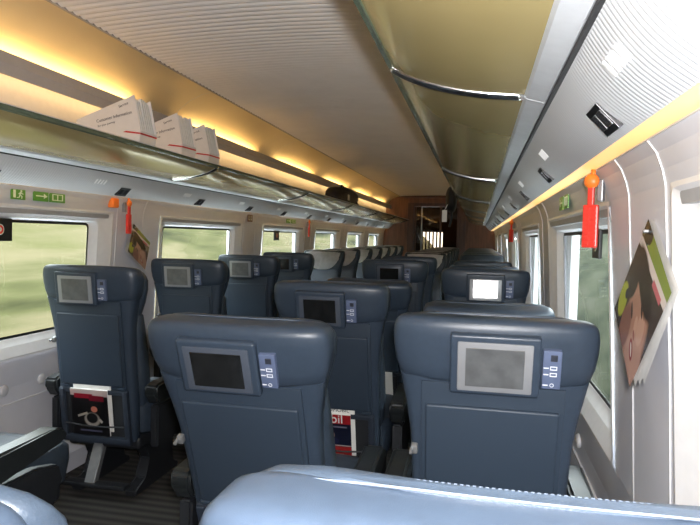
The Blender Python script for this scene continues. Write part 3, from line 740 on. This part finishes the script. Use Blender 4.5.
pictogram_sign(-1, 6.78, 6.95, dz(.163), .050, 'small green window sign above the third left window', 'window')
pictogram_sign(-1, 5.42, 5.54, dz(.155), .075, 'small brown seat sign between the second and third left windows', 'seats', 'seat_sign', 'brown')
def ring_plate(side, y, w, h, label):
    t = tag(empty('break_glass_marker', (side*1.300, y, dz(-.005))), label, 'sign'); s = -side
    bm_obj('plate', bx(*sorted((0, s*.012)), -w/2, w/2, -h/2, h/2, bev=.004), 'lampblack', t)
    for nm, r0, r1, m, hh in (('disc', 0, .026, 'signwhite', .0135), ('ring', .011, .021, 'red', .0145)):
        bm = bmesh.new(); n = 20
        o = [[(s*x, r*math.cos(2*math.pi*k/n), r*math.sin(2*math.pi*k/n)) for k in range(n)] for x, r in ((.010, max(r0, .001)), (hh, max(r0, .001)), (hh, r1), (.010, r1))]
        loft(bm, o, cap=False); bm_obj(nm, bm, m, t)
ring_plate(-1, 2.46, .16, .11, 'black plate with red ring at the top of the first left window')
ring_plate(-1, 6.47, .16, .11, 'small dark plate at the top of the third left window')
ring_plate(1, 2.24, .12, .10, 'dark plate at the top of the near right window')

# ================================================================== THINGS ON THE RACKS
def rack_top(x):
    g = [(.680, .403), (.715, .383), (.76, .366), (.83, .348), (.90, .337), (.984, .330), (1.3, .338)]; x = abs(x)
    for (a, b), (c, d) in zip(g, g[1:]):
        if a <= x <= c: return dz(b+(d-b)*(x-a)/(c-a)+.0105)
    return dz(.42)
def brochure_box(y, label, txt=True, rot=0):
    t = tag(empty('brochure_box', (-.70, y, rack_top(.70)+.006), (0, math.radians(7), math.radians(rot))), label, 'box', 'white brochure boxes on the left rack')
    # local: -x towards the wall, y along the car
    side = [(0, 0), (0, .075), (-.055, .235), (-.345, .085), (-.345, 0)]
    for nm, ya, yb in (('side_panel', 0, .004), ('side_panel', .146, .150)):
        bm = bmesh.new(); prism(bm, side, ya, yb); bm_obj(nm, bm, 'card', t)
    bm_obj('bottom_panel', bx(-.345, 0, .004, .146, 0, .004), 'card', t)
    bm_obj('back_panel', bx(-.345, -.341, .004, .146, 0, .085), 'card', t)
    bm_obj('front_panel', bx(-.004, 0.001, .004, .146, 0, .072), 'card', t)
    bm_obj('red_stripe', bx(0.001, .002, .0, .150, .054, .062), 'redprint', t)
    bm = bmesh.new(); prism(bm, [(0, .054), (0, .062), (-.075, .062), (-.09, .054)], -.001, 0); bm_obj('red_stripe', bm, 'redprint', t)
    for i in range(7):
        bm = bmesh.new(); yy = .008+i*.0195; hgt = random.uniform(-.012, .006); prism(bm, [(-.008, .006), (-.010, .08), (-.060, .225+hgt), (-.30, .12+hgt), (-.30, .006)], yy, yy+.014+.002*random.random()); bm_obj('brochure', bm, 'paper', t)
    if txt:
        sx = Matrix.Rotation(math.pi/2, 4, 'X')
        al = math.atan2(.15, .29)
        for body, sz, px, pz in (('Customer Information', .021, -.235, .082), ('for your journey', .014, -.225, .062)):
            text_mesh('lettering', body, sz, 'blackprint', t, Matrix.Translation((px, -.0012, pz)) @ Matrix.Rotation(-al*.72, 4, 'Y') @ sx)
        text_mesh('lettering', 'Service', .018, 'blackprint', t, Matrix.Translation((-.125, -.0012, .165)) @ Matrix.Rotation(-al, 4, 'Y') @ sx)
    return t
brochure_box(2.66, 'white brochure box with printed side, nearest of three on the left rack')
brochure_box(3.08, 'white brochure box in the middle of three on the left rack', rot=-3)
brochure_box(3.42, 'white brochure box farthest of three on the left rack')

def blob(bm, cx, cy, cz_, rx, ry, rz, e=2.6, amp=.06, seed=0):
    rnd = random.Random(seed); ph = [rnd.uniform(0, 6) for _ in range(4)]; rr = []
    for i in range(11):
        a = -math.pi/2+math.pi*i/10; c, s = max(.02, math.cos(a))**(2/e), math.copysign(abs(math.sin(a))**(2/e), math.sin(a)); ring = []
        for k in range(22):
            t = 2*math.pi*k/22; w = 1+amp*math.sin(3*t+ph[0]+2*a)+amp*.6*math.sin(5*t+ph[1]-3*a)
            ct, st = math.cos(t), math.sin(t)
            ring.append((cx+rx*c*w*math.copysign(abs(ct)**(2/e), ct), cy+ry*c*w*math.copysign(abs(st)**(2/e), st), cz_+rz*s*(1+.5*amp*math.sin(2*t+ph[2]))))
        rr.append(ring)
    loft(bm, rr)
bt = tag(empty('backpack', (-.905, 7.85, dz(.362))), 'black backpack lying on the left luggage rack', 'bag')
bm = bmesh.new(); blob(bm, 0, .12, .145, .165, .56, .14, seed=2); bm_obj('bag_body', bm, 'bag', bt, True)
bm = bmesh.new(); blob(bm, .10, -.16, .13, .07, .20, .09, seed=3); bm_obj('front_pocket', bm, 'bag', bt, True)
bm = bmesh.new(); tube(bm, [(.03, -.10, .25), (.04, -.05, .30), (.04, .05, .30), (.03, .10, .25)], .012, 8); bm_obj('handle', bm, 'bag', bt, True)
bm_obj('patch', bx(.165, .176, -.26, -.18, .10, .17, bev=.003), 'bagprint', bt)
bm = bmesh.new(); tube(bm, [(.15, .30, .12), (.19, .34, .06), (.195, .36, .045)], .012, 8); bm_obj('strap', bm, 'bag', bt, True)
b2 = tag(empty('backpack', (.775, 6.55, dz(.425))), 'dark bag with white tag overhanging the right luggage rack', 'bag')
bm = bmesh.new(); blob(bm, .03, 0, .13, .13, .20, .115, seed=5); bm_obj('bag_body', bm, 'bag', b2, True)
bm = bmesh.new(); blob(bm, -.172, 0, -.01, .058, .19, .14, seed=6); bm_obj('bag_flap', bm, 'bag', b2, True)
bm = bmesh.new(); tube(bm, [(-.16, -.08, .0), (-.165, -.09, -.14), (-.16, -.08, -.21), (-.185, -.08, -.30)], .011, 8); bm_obj('strap', bm, 'bag', b2, True)
bm_obj('tag', bx(-.255, -.205, -.20, -.195, -.25, -.13, bev=.002), 'white', b2)
bm = bmesh.new(); tube(bm, [(-.23, -.197, -.13), (-.20, -.15, -.06)], .003, 6); bm_obj('tag_cord', bm, 'white', b2)

# ================================================================== OUTSIDE
def bank(side, name, m, x0, x1, h, label):
    bm = bmesh.new(); nx, ny = 14, 60; rnd = random.Random(side+5); G = []
    for i in range(nx+1):
        t = i/nx; row = []
        for j in range(ny+1):
            y = -30+110*j/ny; row.append(bm.verts.new((side*(x0+(x1-x0)*t), y, -1.8+h*t**.8+rnd.uniform(-.15, .15))))
        G.append(row)
    for i in range(nx):
        for j in range(ny): bm.faces.new((G[i][j], G[i+1][j], G[i+1][j+1], G[i][j+1]))
    o = bm_obj(name, bm, m, None, True); o['kind'] = 'structure'; o['label'] = label; return o
bank(-1, 'ground_left', 'bank_l', 3.2, 16, 11, 'dry grassy embankment outside the left windows')
bank(1, 'ground_right', 'bank_r', 3.0, 12, 9, 'green shrubby embankment outside the right windows')
